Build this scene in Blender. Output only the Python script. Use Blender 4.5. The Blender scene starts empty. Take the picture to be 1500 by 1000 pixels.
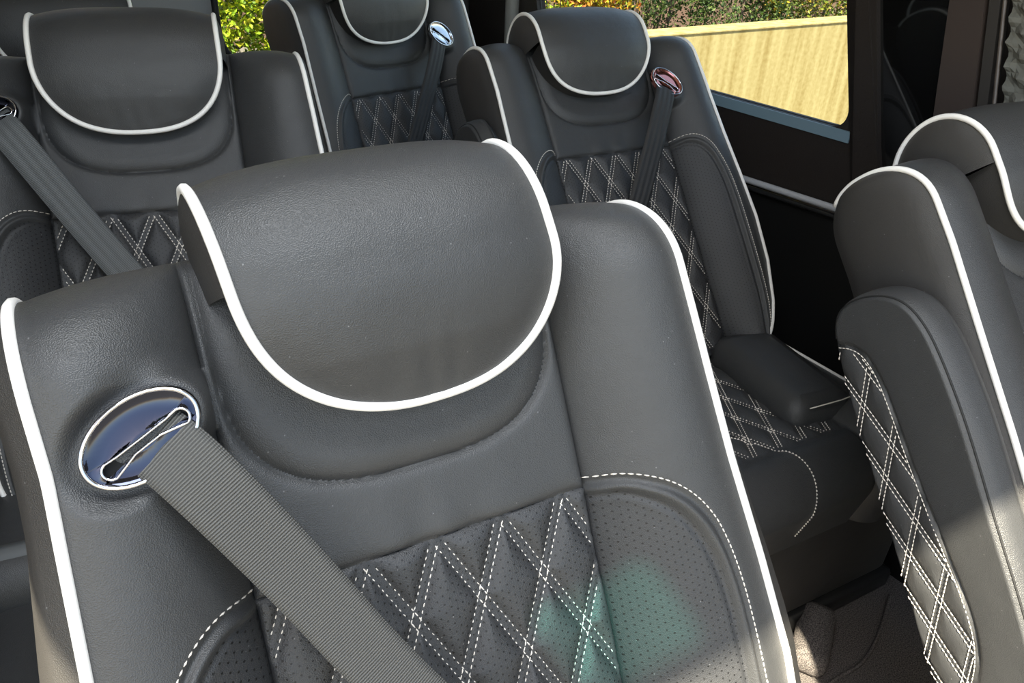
import bpy, math, random
import numpy as np
from mathutils import Vector, Matrix

C = bpy.context.scene.collection
S = bpy.context.scene
random.seed(7)
rng = np.random.default_rng(7)
FZ = 1.35                      # camera height above the van floor

# ---------------------------------------------------------------- camera
cam_d = bpy.data.cameras.new('camera'); cam = bpy.data.objects.new('camera', cam_d); C.objects.link(cam)
RT = Vector((0.86547, -0.49886, 0.04579)); UP = Vector((0.22165, 0.46330, 0.85804)); FW = Vector((0.44926, 0.73246, -0.51155))
cam.matrix_world = Matrix(((RT.x, UP.x, -FW.x, 0), (RT.y, UP.y, -FW.y, 0), (RT.z, UP.z, -FW.z, FZ), (0, 0, 0, 1)))
cam_d.sensor_width = 36; cam_d.lens = 1099.4/1500*36; cam_d.clip_start = .02
S.camera = cam

# ---------------------------------------------------------------- sky, sun, exposure
SUN_EL, SUN_AZ = 55, -50        # azimuth: degrees from -Y towards +X, where the sun stands
w = bpy.data.worlds.new('World'); S.world = w; w.use_nodes = True
nt = w.node_tree; bgn = nt.nodes['Background']
sky = nt.nodes.new('ShaderNodeTexSky'); sky.sky_type = 'NISHITA'; sky.sun_disc = False
sky.sun_elevation = math.radians(SUN_EL); sky.sun_rotation = math.radians(180 - SUN_AZ)
gain = nt.nodes.new('ShaderNodeMix'); gain.data_type = 'RGBA'; gain.blend_type = 'MULTIPLY'; gain.inputs[0].default_value = 1; gain.inputs[7].default_value = (1.13, 1.0, .82, 1)
nt.links.new(sky.outputs[0], gain.inputs[6]); nt.links.new(gain.outputs[2], bgn.inputs[0]); bgn.inputs[1].default_value = 0.55     # white balance set for the shade inside
sl = bpy.data.lights.new('sun', 'SUN'); sl.energy = 24.0; sl.angle = math.radians(1.0); sl.color = (1, .90, .70)
so = bpy.data.objects.new('sun', sl); C.objects.link(so)
sd = Vector((math.cos(math.radians(SUN_EL))*math.sin(math.radians(SUN_AZ)), -math.cos(math.radians(SUN_EL))*math.cos(math.radians(SUN_AZ)), math.sin(math.radians(SUN_EL))))
so.rotation_euler = sd.to_track_quat('Z', 'Y').to_euler(); so.location = sd*6 + Vector((0, 0, 3))
dl = bpy.data.lights.new('fill_light', 'AREA'); dl.shape = 'RECTANGLE'; dl.size = .9; dl.size_y = .30; dl.energy = 13; dl.color = (.92, .96, 1)
do = bpy.data.objects.new('fill_light', dl); C.objects.link(do); do.location = (.10, .25, 1.955)      # unseen fill light added below the ceiling for highlights on the seat tops
S.view_settings.view_transform = 'Standard'; S.view_settings.look = 'None'
S.view_settings.gamma = 1; S.view_settings.use_curve_mapping = False
S.view_settings.exposure = 0.0

# ---------------------------------------------------------------- materials
def mat(name, col, rough=.5, metal=0, spec=.5, **kw):
    m = bpy.data.materials.new(name); m.use_nodes = True
    b = m.node_tree.nodes['Principled BSDF']
    b.inputs['Base Color'].default_value = (*col, 1); b.inputs['Roughness'].default_value = rough
    b.inputs['Metallic'].default_value = metal; b.inputs['Specular IOR Level'].default_value = spec
    for k, v in kw.items(): b.inputs[k].default_value = v
    return m
def N(m, t, **kw):
    n = m.node_tree.nodes.new(t)
    for k, v in kw.items(): setattr(n, k, v)
    return n
def lk(m, a, b): m.node_tree.links.new(a, b)
def math_(m, op, a, b=None, c=None):
    n = N(m, 'ShaderNodeMath', operation=op)
    for i, x in enumerate((a, b, c)):
        if x is None: continue
        if isinstance(x, (int, float)): n.inputs[i].default_value = x
        else: lk(m, x, n.inputs[i])
    return n.outputs[0]
def leather(name, col, rough=.42, perf=False, grain=1.0):
    m = mat(name, col, rough, spec=.5)
    b = m.node_tree.nodes['Principled BSDF']
    tc = N(m, 'ShaderNodeTexCoord')
    vo = N(m, 'ShaderNodeTexVoronoi'); vo.inputs['Scale'].default_value = 1050; lk(m, tc.outputs['Object'], vo.inputs['Vector'])
    no = N(m, 'ShaderNodeTexNoise'); no.inputs['Scale'].default_value = 26; no.inputs['Detail'].default_value = 3; lk(m, tc.outputs['Object'], no.inputs['Vector'])
    b1 = N(m, 'ShaderNodeBump'); b1.inputs['Strength'].default_value = .50*grain; b1.inputs['Distance'].default_value = .00065
    lk(m, vo.outputs['Distance'], b1.inputs['Height'])
    b2 = N(m, 'ShaderNodeBump'); b2.inputs['Strength'].default_value = .35; b2.inputs['Distance'].default_value = .004
    lk(m, no.outputs['Fac'], b2.inputs['Height']); lk(m, b1.outputs[0], b2.inputs['Normal'])
    # slight patchiness in sheen, as of handled leather
    n2 = N(m, 'ShaderNodeTexNoise'); n2.inputs['Scale'].default_value = 7; lk(m, tc.outputs['Object'], n2.inputs['Vector'])
    mr = N(m, 'ShaderNodeMapRange'); mr.inputs[3].default_value = rough-.05; mr.inputs[4].default_value = rough+.07
    lk(m, n2.outputs['Fac'], mr.inputs[0]); lk(m, mr.outputs[0], b.inputs['Roughness'])
    # dust specks
    n3 = N(m, 'ShaderNodeTexVoronoi'); n3.inputs['Scale'].default_value = 75; lk(m, tc.outputs['Object'], n3.inputs['Vector'])
    dust = math_(m, 'LESS_THAN', n3.outputs['Distance'], .045)
    mx = N(m, 'ShaderNodeMix', data_type='RGBA'); mx.inputs[6].default_value = (*col, 1); mx.inputs[7].default_value = (.22, .22, .22, 1)
    lk(m, math_(m, 'MULTIPLY', dust, .6), mx.inputs[0]); out = mx.outputs[2]; nrm = b2.outputs[0]
    if perf:                                   # pin holes, staggered, spaced 6 mm in the leather's own surface coordinates
        sp = N(m, 'ShaderNodeSeparateXYZ'); lk(m, tc.outputs['UV'], sp.inputs[0])
        ds = []
        for off in (0, .5):
            fx = math_(m, 'SUBTRACT', math_(m, 'FRACT', math_(m, 'ADD', math_(m, 'MULTIPLY', sp.outputs[0], 1/.0105), 50+off)), .5)
            fy = math_(m, 'SUBTRACT', math_(m, 'FRACT', math_(m, 'ADD', math_(m, 'MULTIPLY', sp.outputs[1], 1/.0072), 90+off)), .5)
            fx = math_(m, 'MULTIPLY', fx, .0105); fy = math_(m, 'MULTIPLY', fy, .0072)
            ds.append(math_(m, 'SQRT', math_(m, 'ADD', math_(m, 'MULTIPLY', fx, fx), math_(m, 'MULTIPLY', fy, fy))))
        hole = math_(m, 'LESS_THAN', math_(m, 'MINIMUM', *ds), .00085)
        m2 = N(m, 'ShaderNodeMix', data_type='RGBA'); lk(m, hole, m2.inputs[0]); lk(m, out, m2.inputs[6]); m2.inputs[7].default_value = (.002, .002, .002, 1)
        out = m2.outputs[2]
    lk(m, out, b.inputs['Base Color']); lk(m, nrm, b.inputs['Normal'])
    return m
M = {}
M['leather'] = leather('black_leather', (.044, .045, .046), .40)
M['perf'] = leather('perforated_leather', (.034, .035, .037), .45, perf=True)
M['plain'] = leather('matte_leather', (.040, .038, .036), .5)
M['piping'] = mat('white_piping', (.90, .88, .84), .45)
M['thread'] = mat('white_thread', (.72, .67, .60), .7)
M['dthread'] = mat('black_thread', (.012, .012, .012), .7)
M['plastic'] = mat('black_plastic', (.014, .014, .014), .35)
M['recess'] = mat('black_recess', (.004, .004, .004), .8)
M['chrome'] = mat('chrome', (.62, .62, .64), .07, 1)
M['cap'] = mat('chrome_dark_reflection', (.055, .06, .085), .06, 1)  # chrome darkened in its colour to stand for a dark reflection
M['red_refl'] = mat('chrome_red_reflection', (.75, .30, .26), .10, 1)  # a red reflection put into the chrome's colour
M['aluminium'] = mat('brushed_aluminium', (.55, .57, .60), .25, 1)
M['rubber'] = mat('black_rubber', (.010, .010, .010), .6)

def webbing(name, col, rib=.0021, stripes=False):
    m = mat(name, col, .55); b = m.node_tree.nodes['Principled BSDF']
    tc = N(m, 'ShaderNodeTexCoord'); sp = N(m, 'ShaderNodeSeparateXYZ'); lk(m, tc.outputs['UV'], sp.inputs[0])
    h = math_(m, 'ADD', math_(m, 'MULTIPLY', math_(m, 'SINE', math_(m, 'MULTIPLY', sp.outputs[1], 6.2832/rib)), .5), .5)
    hh = h
    k = math_(m, 'ADD', math_(m, 'MULTIPLY', math_(m, 'SINE', math_(m, 'MULTIPLY', sp.outputs[0], 6.2832/.0013)), .5), .5)
    st = math_(m, 'ADD', math_(m, 'MULTIPLY', math_(m, 'SINE', math_(m, 'MULTIPLY', sp.outputs[0], 6.2832/.0118)), .5), .5)
    hh = math_(m, 'ADD', hh, math_(m, 'MULTIPLY', k, .35))
    if stripes: hh = math_(m, 'ADD', math_(m, 'MULTIPLY', hh, .5), math_(m, 'MULTIPLY', st, 2.0))
    bp = N(m, 'ShaderNodeBump'); bp.inputs['Strength'].default_value = .9; bp.inputs['Distance'].default_value = .0006
    lk(m, hh, bp.inputs['Height']); lk(m, bp.outputs[0], b.inputs['Normal'])
    mx = N(m, 'ShaderNodeMix', data_type='RGBA'); lk(m, h, mx.inputs[0])
    mx.inputs[6].default_value = (*[c*.45 for c in col], 1); mx.inputs[7].default_value = (*[c*1.4 for c in col], 1)
    lk(m, mx.outputs[2], b.inputs['Base Color'])
    return m
M['web'] = webbing('charcoal_webbing', (.085, .085, .080))
M['webg'] = webbing('grey_webbing', (.105, .112, .115), .0021, True)
M['webk'] = webbing('black_webbing', (.022, .020, .018), .0021, True)

# ---------------------------------------------------------------- mesh helpers
def mesh_obj(name, verts, faces, m, parent=None, uv=None, smooth=True):
    me = bpy.data.meshes.new(name)
    verts = np.asarray(verts, dtype=np.float32)
    if isinstance(faces, np.ndarray) and faces.ndim == 2:
        k = faces.shape[1]; me.vertices.add(len(verts)); me.vertices.foreach_set('co', verts.ravel())
        me.loops.add(faces.size); me.loops.foreach_set('vertex_index', faces.ravel().astype(np.int32))
        me.polygons.add(len(faces)); me.polygons.foreach_set('loop_start', np.arange(0, faces.size, k, dtype=np.int32))
        me.update(calc_edges=True)
    else:
        me.from_pydata([tuple(map(float, v)) for v in verts], [], [tuple(int(i) for i in f) for f in faces])
    if uv is not None:
        ul = me.uv_layers.new(name='UVMap'); li = np.empty(len(me.loops), dtype=np.int32); me.loops.foreach_get('vertex_index', li)
        ul.data.foreach_set('uv', np.asarray(uv, dtype=np.float32)[li].ravel())
    me.validate()
    me.polygons.foreach_set('use_smooth', [smooth]*len(me.polygons)); me.update()
    me.materials.append(m)
    o = bpy.data.objects.new(name, me); C.objects.link(o)
    if parent: o.parent = parent
    return o
def tag(o, label=None, cat=None, group=None, kind=None):
    for k, v in (('label', label), ('category', cat), ('group', group), ('kind', kind)):
        if v: o[k] = v
    return o
def empty(name, loc, rz, label, cat, group=None):
    o = bpy.data.objects.new(name, None); C.objects.link(o); o.empty_display_size = .1
    o.location = loc; o.rotation_euler = (0, 0, rz); return tag(o, label, cat, group)
def grid_faces(nr, nc, off=0, closed=False):
    r = np.arange(nr-1)[:, None]; c = np.arange(nc if closed else nc-1)[None, :]; c2 = (c+1) % nc
    f = np.stack([r*nc+c, r*nc+c2, (r+1)*nc+c2, (r+1)*nc+c], -1).reshape(-1, 4)
    return f+off
def tube(pts, r, seg=8, caps=True):
    P = np.asarray(pts, float); n = len(P)
    T = np.gradient(P, axis=0); T /= np.linalg.norm(T, axis=1)[:, None]+1e-12
    up = np.array([0, 0, 1.]) if abs(T[0] @ [0, 0, 1]) < .9 else np.array([1., 0, 0])
    nn = np.cross(T[0], up); nn /= np.linalg.norm(nn); V = []
    for i in range(n):
        nn = nn-(nn@T[i])*T[i]; nn /= np.linalg.norm(nn); b = np.cross(T[i], nn)
        a = np.arange(seg)*2*np.pi/seg
        V.append(P[i]+r*(np.cos(a)[:, None]*nn+np.sin(a)[:, None]*b))
    V = np.concatenate(V); F = [tuple(f) for f in grid_faces(n, seg, closed=True)]
    if caps: F += [tuple(range(seg))[::-1], tuple(range((n-1)*seg, n*seg))]
    return V, F
def joined(parts):
    V = []; F = []; o = 0
    for v, f in parts:
        V.append(v); F += [tuple(i+o for i in q) for q in f]; o += len(v)
    return np.concatenate(V), F
def box(c, s, bev=0, rot=None):
    """box, optionally with chamfered edges (bev), as verts, faces"""
    hx, hy, hz = [x/2 for x in s]
    if bev <= 0:
        v = np.array([(x*hx, y*hy, z*hz) for z in (-1, 1) for y in (-1, 1) for x in (-1, 1)], float)
        f = [(0, 2, 3, 1), (4, 5, 7, 6), (0, 1, 5, 4), (2, 6, 7, 3), (0, 4, 6, 2), (1, 3, 7, 5)]
    else:
        b = min(bev, hx*.9, hy*.9, hz*.9); rings = []
        for z, ins in ((-hz, b), (-hz+b*.3, b*.3), (-hz+b, 0), (hz-b, 0), (hz-b*.3, b*.3), (hz, b)):
            ring = []
            for sx, sy, a0 in ((1, 1, 0), (-1, 1, 90), (-1, -1, 180), (1, -1, 270)):
                for a in (0, 30, 60, 90):
                    t = math.radians(a0+a); rr = b
                    ring.append((sx*(hx-b)+(rr-ins)*math.cos(t), sy*(hy-b)+(rr-ins)*math.sin(t), z))
            rings.append(ring)
        v = np.array(rings, float).reshape(-1, 3); f = [tuple(q) for q in grid_faces(6, 16, closed=True)]
        f += [tuple(range(16))[::-1], tuple(range(80, 96))]
    if rot is not None: v = v @ np.array(rot.to_3x3()).T
    return v+np.array(c, float), f
def polydist(u, v, poly):
    """distance from points to a polyline and the sign of the nearest side"""
    u = np.asarray(u, float); v = np.asarray(v, float); best = np.full(u.shape, 1e9)
    for (x0, y0), (x1, y1) in zip(poly[:-1], poly[1:]):
        dx, dy = x1-x0, y1-y0; L = dx*dx+dy*dy+1e-15
        t = np.clip(((u-x0)*dx+(v-y0)*dy)/L, 0, 1)
        best = np.minimum(best, np.hypot(u-x0-t*dx, v-y0-t*dy))
    return best
def inside(u, v, poly):
    r = np.zeros(np.shape(u), bool); n = len(poly)
    for i in range(n):
        x0, y0 = poly[i]; x1, y1 = poly[(i+1) % n]
        c = ((y0 > v) != (y1 > v)) & (u < (x1-x0)*(v-y0)/((y1-y0) if y1 != y0 else 1e-12)+x0); r ^= c
    return r
def smooth_poly(pts, n=60):
    P = np.array(pts, float)
    for _ in range(3):
        Q = [P[0]]
        for a, b in zip(P[:-1], P[1:]): Q += [a*.75+b*.25, a*.25+b*.75]
        Q.append(P[-1]); P = np.array(Q)
    return P
def resample(P, step):
    P = np.asarray(P, float); d = np.r_[0, np.cumsum(np.linalg.norm(np.diff(P, axis=0), axis=1))]
    n = max(2, int(d[-1]/step)+1); t = np.linspace(0, d[-1], n)
    return np.stack([np.interp(t, d, P[:, k]) for k in range(P.shape[1])], 1)
def stitches(surf, paths, length=.0050, gap=.0009, width=.0013, lift=.0010):
    """thread stitches lying on surf(u,v)->(points, normals) along 2-D paths"""
    V = []; F = []; o = 0
    for path in paths:
        P = np.asarray(path, float); d = np.r_[0, np.cumsum(np.linalg.norm(np.diff(P, axis=0), axis=1))]
        n = int(d[-1]/(length+gap))
        if n < 1: continue
        s0 = np.arange(n)*(length+gap)
        ts = np.stack([s0, s0+length*.5, s0+length], 1).ravel()
        uu = np.interp(ts, d, P[:, 0]); vv = np.interp(ts, d, P[:, 1])
        X, Nn = surf(uu, vv); X = X.reshape(-1, 3, 3); Nn = Nn.reshape(-1, 3, 3)
        D = X[:, 2]-X[:, 0]; D /= np.linalg.norm(D, axis=1)[:, None]+1e-12
        for k in range(n):
            nrm = Nn[k, 1]; b = np.cross(nrm, D[k]); b /= np.linalg.norm(b)+1e-12; hw = width/2
            a0 = X[k, 0]-nrm*.0002; a1 = X[k, 1]+nrm*lift; a2 = X[k, 2]-nrm*.0002
            V += [a0+b*hw*.5, a0-b*hw*.5, X[k, 1]+b*hw, a1+b*hw*.4, a1-b*hw*.4, X[k, 1]-b*hw, a2+b*hw*.5, a2-b*hw*.5]
            F += [(o, o+2, o+3), (o, o+3, o+4, o+1), (o+1, o+4, o+5), (o+2, o+6, o+3), (o+3, o+6, o+7, o+4), (o+4, o+7, o+5)]
            o += 8
    return np.array(V), F

# ---------------------------------------------------------------- the van shell
def wallX(y): return 1.42-.10*(y-1.0)          # the right wall's inner face
def struct(name, V, F, m, smooth=False): return tag(mesh_obj(name, V, F, m, smooth=smooth), kind='structure')
def wall_quad(y0, y1, z0, z1, out=0., th=.02, s0=.0, s1=.0):
    v = []; sl = lambda z, s_: max(0, z-.95)*s_
    for dx in (0, th):
        for y, z in ((y0+sl(z0, s0), z0), (y1+sl(z0, s1), z0), (y1+sl(z1, s1), z1), (y0+sl(z1, s0), z1)): v.append((wallX(y)+out+dx, y, z))
    return np.array(v), [(0, 1, 2, 3), (7, 6, 5, 4), (0, 4, 5, 1), (1, 5, 6, 2), (2, 6, 7, 3), (3, 7, 4, 0)]
def rr_outline(x0, x1, z0, z1, r, n=8):
    p = []
    for cx, cz, a0 in ((x1-r, z1-r, 0), (x0+r, z1-r, 90), (x0+r, z0+r, 180), (x1-r, z0+r, 270)):
        for k in range(n+1):
            t = math.radians(a0+90*k/n); p.append((cx+r*math.cos(t), cz+r*math.sin(t)))
    return p
def panel_with_hole(outer, hole, place, th):
    """a flat panel with a rounded opening; outer=(a0,a1,b0,b1); place(a,b,depth)->xyz"""
    a0, a1, b0, b1 = outer; cx = sum(p[0] for p in hole)/len(hole); cz = sum(p[1] for p in hole)/len(hole); ou = []
    for a, b in hole:                                   # project from the hole's centre to the outer rectangle
        da, db = a-cx, b-cz; ks = []
        if da > 1e-9: ks.append((a1-cx)/da)
        if da < -1e-9: ks.append((a0-cx)/da)
        if db > 1e-9: ks.append((b1-cz)/db)
        if db < -1e-9: ks.append((b0-cz)/db)
        k = min(ks); ou.append([cx+da*k, cz+db*k])
    for ca, cb in ((a0, b0), (a0, b1), (a1, b0), (a1, b1)):   # keep true corners
        j = min(range(len(ou)), key=lambda i: (ou[i][0]-ca)**2+(ou[i][1]-cb)**2); ou[j] = [ca, cb]
    n = len(hole); V = []
    for d in (0, th):
        V += [place(a, b, d) for a, b in ou]; V += [place(a, b, d) for a, b in hole]
    F = []
    for i in range(n):
        j = (i+1) % n
        F += [(i, j, n+j, n+i), (2*n+i, 3*n+i, 3*n+j, 2*n+j), (n+i, n+j, 3*n+j, 3*n+i), (i, 2*n+i, 2*n+j, j)]
    return np.array(V, float), F

carpet = mat('charcoal_carpet', (.050, .046, .045), .95, spec=.1)
tc = N(carpet, 'ShaderNodeTexCoord'); no = N(carpet, 'ShaderNodeTexNoise'); no.inputs['Scale'].default_value = 420; no.inputs['Detail'].default_value = 4
lk(carpet, tc.outputs['Object'], no.inputs['Vector'])
cr = N(carpet, 'ShaderNodeValToRGB'); cr.color_ramp.elements[0].color = (.050, .045, .045, 1); cr.color_ramp.elements[1].color = (.28, .25, .23, 1)
cr.color_ramp.elements[0].position = .35; cr.color_ramp.elements[1].position = .75
lk(carpet, no.outputs['Fac'], cr.inputs[0]); lk(carpet, cr.outputs[0], carpet.node_tree.nodes['Principled BSDF'].inputs['Base Color'])
bp = N(carpet, 'ShaderNodeBump'); bp.inputs['Distance'].default_value = .004; bp.inputs['Strength'].default_value = .8
lk(carpet, no.outputs['Fac'], bp.inputs['Height']); lk(carpet, bp.outputs[0], carpet.node_tree.nodes['Principled BSDF'].inputs['Normal'])

trim = mat('dark_brown_trim', (.020, .016, .014), .55, spec=.3)
tc = N(trim, 'ShaderNodeTexCoord'); no = N(trim, 'ShaderNodeTexNoise'); no.inputs['Scale'].default_value = 220; lk(trim, tc.outputs['Object'], no.inputs['Vector'])
bp = N(trim, 'ShaderNodeBump'); bp.inputs['Distance'].default_value = .002; bp.inputs['Strength'].default_value = .5
lk(trim, no.outputs['Fac'], bp.inputs['Height']); lk(trim, bp.outputs[0], trim.node_tree.nodes['Principled BSDF'].inputs['Normal'])
lining = mat('pale_headlining', (.80, .80, .80), .9)
body = mat('grey_metal_panel', (.22, .23, .24), .4)
glass = mat('clear_glass', (.9, .95, .95), .02, spec=.5)
g = glass.node_tree; gb = g.nodes['Principled BSDF']; gb.inputs['Transmission Weight'].default_value = 1; gb.inputs['IOR'].default_value = 1.01
tint = mat('tinted_gloss_glass', (.004, .004, .004), .03, spec=.8)

V, F = box((.5, .5, -.02), (1.95, 4.6, .04)); floor = struct('floor', V, F, carpet)
rh = rr_outline(-.375, -.240, -.255, -.160, .02, 3)  # opening added in the roof to let the teal light through
struct('ceiling', *panel_with_hole((-.475, 1.60, -.275, 2.55), rh, lambda x, y, d: (x, y, 1.97+d), .012), lining)
teal = bpy.data.materials.new('teal_light_filter'); teal.use_nodes = True; tn = teal.node_tree; tn.nodes.clear()
to = tn.nodes.new('ShaderNodeOutputMaterial'); tt = tn.nodes.new('ShaderNodeBsdfTransparent'); tt.inputs[0].default_value = (.20, .52, .50, 1); tn.links.new(tt.outputs[0], to.inputs[0])
V, F = box((-.305, -.2075, 1.974), (.15, .105, .004)); struct('added_teal_pane', V, F, teal)  # unseen pane added to cast the teal patch on the nearest seat
      # the roof stops short at the front, its edge placed to shape the sun patch
# right wall: lower panel, window panel with its opening, glazed panel, pillar
right = []
SH = lambda y, z: y+.33*(z-.95)*np.clip((2.62-y)/.6, 0, 1)       # the glass leans back with height
struct('wall_right', *panel_with_hole((1.0-.06, 2.62, .78, 1.97), rr_outline(1.005, 2.06, .955, 1.75, .045), lambda y, z, d: (wallX(SH(y, z))+d, SH(y, z), z), .03), trim)
struct('trim_1', *wall_quad(-1.9, 2.62, .0, .775, .0), mat('black_door_panel', (.008, .008, .008), .5, spec=.3))
wf = [(wallX(SH(y, z))+.014, SH(y, z), z) for y, z in rr_outline(1.003, 2.062, .953, 1.752, .047)]; wf.append(wf[0])
wo = tag(bpy.data.objects.new('window_1', None), kind='structure'); C.objects.link(wo); wo.location = (wallX(1.5), 1.5, .95)
def wp(name, V, F, m, smooth=False):
    o = mesh_obj(name, V, F, m, smooth=smooth); o.parent = wo; o.matrix_parent_inverse = Matrix.Translation(-wo.location); return o
V, F = tube(resample(wf, .02), .004, 6, False); wp('window_gasket', V, F, M['rubber'], True)
steel = mat('blue_grey_sill', (.16, .24, .29), .4)
V, F = wall_quad(1.0, 2.08, .931, .9545, -.004, .03); wp('window_sill', V, F, steel)
V, F = wall_quad(1.0, 2.10, .95, 1.76, .045, .004); wp('window_pane', V, F, glass)
# chrome rail under the window
def rail(name, z, r, out, m, y0=-.2, y1=2.3):
    V, F = tube([(wallX(y)-out, y, z-.03*(y-1.0)) for y in np.linspace(y0, y1, 12)], r, 10); return tag(mesh_obj(name, V, F, m), kind='structure')
rail('trim_2', .793, .0075, .012, mat('satin_rail', (.42, .43, .45), .35)); rail('trim_3', .775, .006, .010, M['plastic'])
# glazed dark panel and the pillar beside it
V, F = wall_quad(.80, .925, .78, 1.97, .012, .02, .21, .33); struct('window_2', V, F, tint)
V, F = wall_quad(.875, .945, .78, 1.97, -.004, .02, .45, .33); struct('trim_4', V, F, trim)
V, F = wall_quad(.715, .795, .78, 1.97, -.012, .03, .27, .22); struct('trim_5', V, F, mat('brown_pillar_cover', (.045, .034, .030), .55, spec=.3))
V, F = tube([(wallX(.715)-.014, .713+max(0, z-.95)*.27, z) for z in (.78, .95, 1.97)], .0035, 8); struct('trim_6', V, F, mat('taupe_bead', (.09, .075, .065), .4), True)
V, F = wall_quad(.690, .708, .78, 1.97, -.010, .03, .27, .27); struct('trim_7', V, F, mat('dark_seal', (.03, .027, .025), .5))
V, F = wall_quad(-1.9, .86, .775, 1.97, .034, .02); struct('trim_8', V, F, trim)
# quilted curtain hanging by the pillar
cu_m = mat('olive_grey_curtain', (.11, .11, .095), .8); nz, ny = 150, 60; V = []
for z in np.linspace(.80, 1.95, nz):
    for y in np.linspace(.25, .70, ny):
        yy = y+max(0, z-.95)*.27; a = (y/.05+z/.036) % 1; b = (y/.05-z/.036) % 1; V.append((wallX(yy)-.004-.034*(min(a, 1-a)*min(b, 1-b))*2, yy, z))
tag(mesh_obj('window_curtain', V, grid_faces(nz, ny), cu_m, smooth=False), 'olive grey diamond-pleated curtain at the top right edge beside the pillar', 'curtain')
# rear wall with two door windows
RY = 2.5
plc = lambda x, z, d: (x, RY+d, z)
struct('wall_back', *panel_with_hole((.37, 1.30, 0., 1.97), rr_outline(.452, .79, .852, 1.7, .10), plc, .04), body)
struct('wall_rear_left', *panel_with_hole((-.48, .37, 0., 1.97), rr_outline(-.36, .215, .852, 1.7, .06), plc, .04), body)
for nm, (a0, a1, r) in (('window_3', (.452, .79, .10)), ('window_4', (-.36, .215, .06))):
    o = rr_outline(a0, a1, .852, 1.7, r); q = [(x, RY-.002, z) for x, z in o]; q.append(q[0])
    V, F = tube(resample(q, .02), .010, 8, False); struct(nm, V, F, M['rubber'], True)
    V, F = box(((a0+a1)/2, RY+.035, 1.2875), (a1-a0+.02, .004, .87)); g_ = mesh_obj('window_pane', V, F, glass, smooth=False); g_.parent = bpy.data.objects[nm]
V, F = box((1.06, RY-.03, 1.0), (.42, .03, 1.94), .01); struct('trim_9', V, F, mat('dark_rear_trim', (.022, .021, .020), .6))
V, F = tube([(1.285, RY-.30, .0), (1.285, RY-.30, 1.97)], .022, 10); struct('trim_10', V, F, mat('grey_post', (.20, .20, .19), .5), True)
# left wall: low panel and a window band, the sliding door ahead of it stands open
LX = -.42
struct('wall_left', *panel_with_hole((.45, 2.54, 0., 1.97), rr_outline(.95, 2.35, .95, 1.75, .06), lambda y, z, d: (LX-d, y, z), .03), trim)
V, F = box((LX-.015, .22, 1.79), (.03, 1.06, .36), .008); struct('added_sun_shade', V, F, trim)      # unseen panel added over the side opening to keep sun off the nearest seat
V, F = box((LX-.02, 1.65, 1.35), (.004, 1.45, .85)); struct('window_5', V, F, tint)  # unseen pane, made opaque to keep side light off the rear seats

# ---------------------------------------------------------------- the seat
TB, TS = -.47, .18             # straight run of the back, then the roll over the top
RV, WC = .070, -.036
bt = np.array([(-.47, .222), (-.43, .247), (-.39, .263), (-.30, .281), (-.20, .285), (-.1, .276), (0, .264), (.08, .2575), (.13, .254), (.18, .250), (.26, .243)])
bl_ = np.array([(-.47, .222), (-.43, .245), (-.39, .258), (-.30, .270), (-.20, .272), (-.1, .266), (0, .263), (.08, .260), (.13, .258), (.18, .260), (.26, .262)])
def bw(t, side=1):
    t = np.asarray(t, float)
    return np.where(np.asarray(side) > 0, np.interp(t, bt[:, 0], bt[:, 1]), np.interp(t, bl_[:, 0], bl_[:, 1]))
A0 = .147
UNDER = smooth_poly([(-.140, .26), (-.140, .17), (-.134, .118), (-.105, .082), (-.06, .066), (0, .064), (.06, .066), (.105, .082), (.134, .118), (.140, .17), (.140, .26)])
WING = smooth_poly([(.147, .004), (.175, .006), (.205, -.012), (.226, -.045), (.240, -.095), (.246, -.16), (.247, -.28), (.244, -.38), (.232, -.44), (.225, -.475)])
WINGP = [tuple(p) for p in WING]+[(.10, -.475), (.10, .004)]
DU, SL, CS = .0608, .498, .895
U0 = -.001                      # a crossing of the quilting, from the panel's centre line
def quilt_d(x, v):
    a = (x-U0-SL*v)/DU; b = (x-U0+SL*v)/DU
    return np.minimum(np.abs(a-np.round(a)), np.abs(b-np.round(b)))*DU*CS
def sstep(x): x = np.clip(x, 0, 1); return x*x*(3-2*x)
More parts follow.
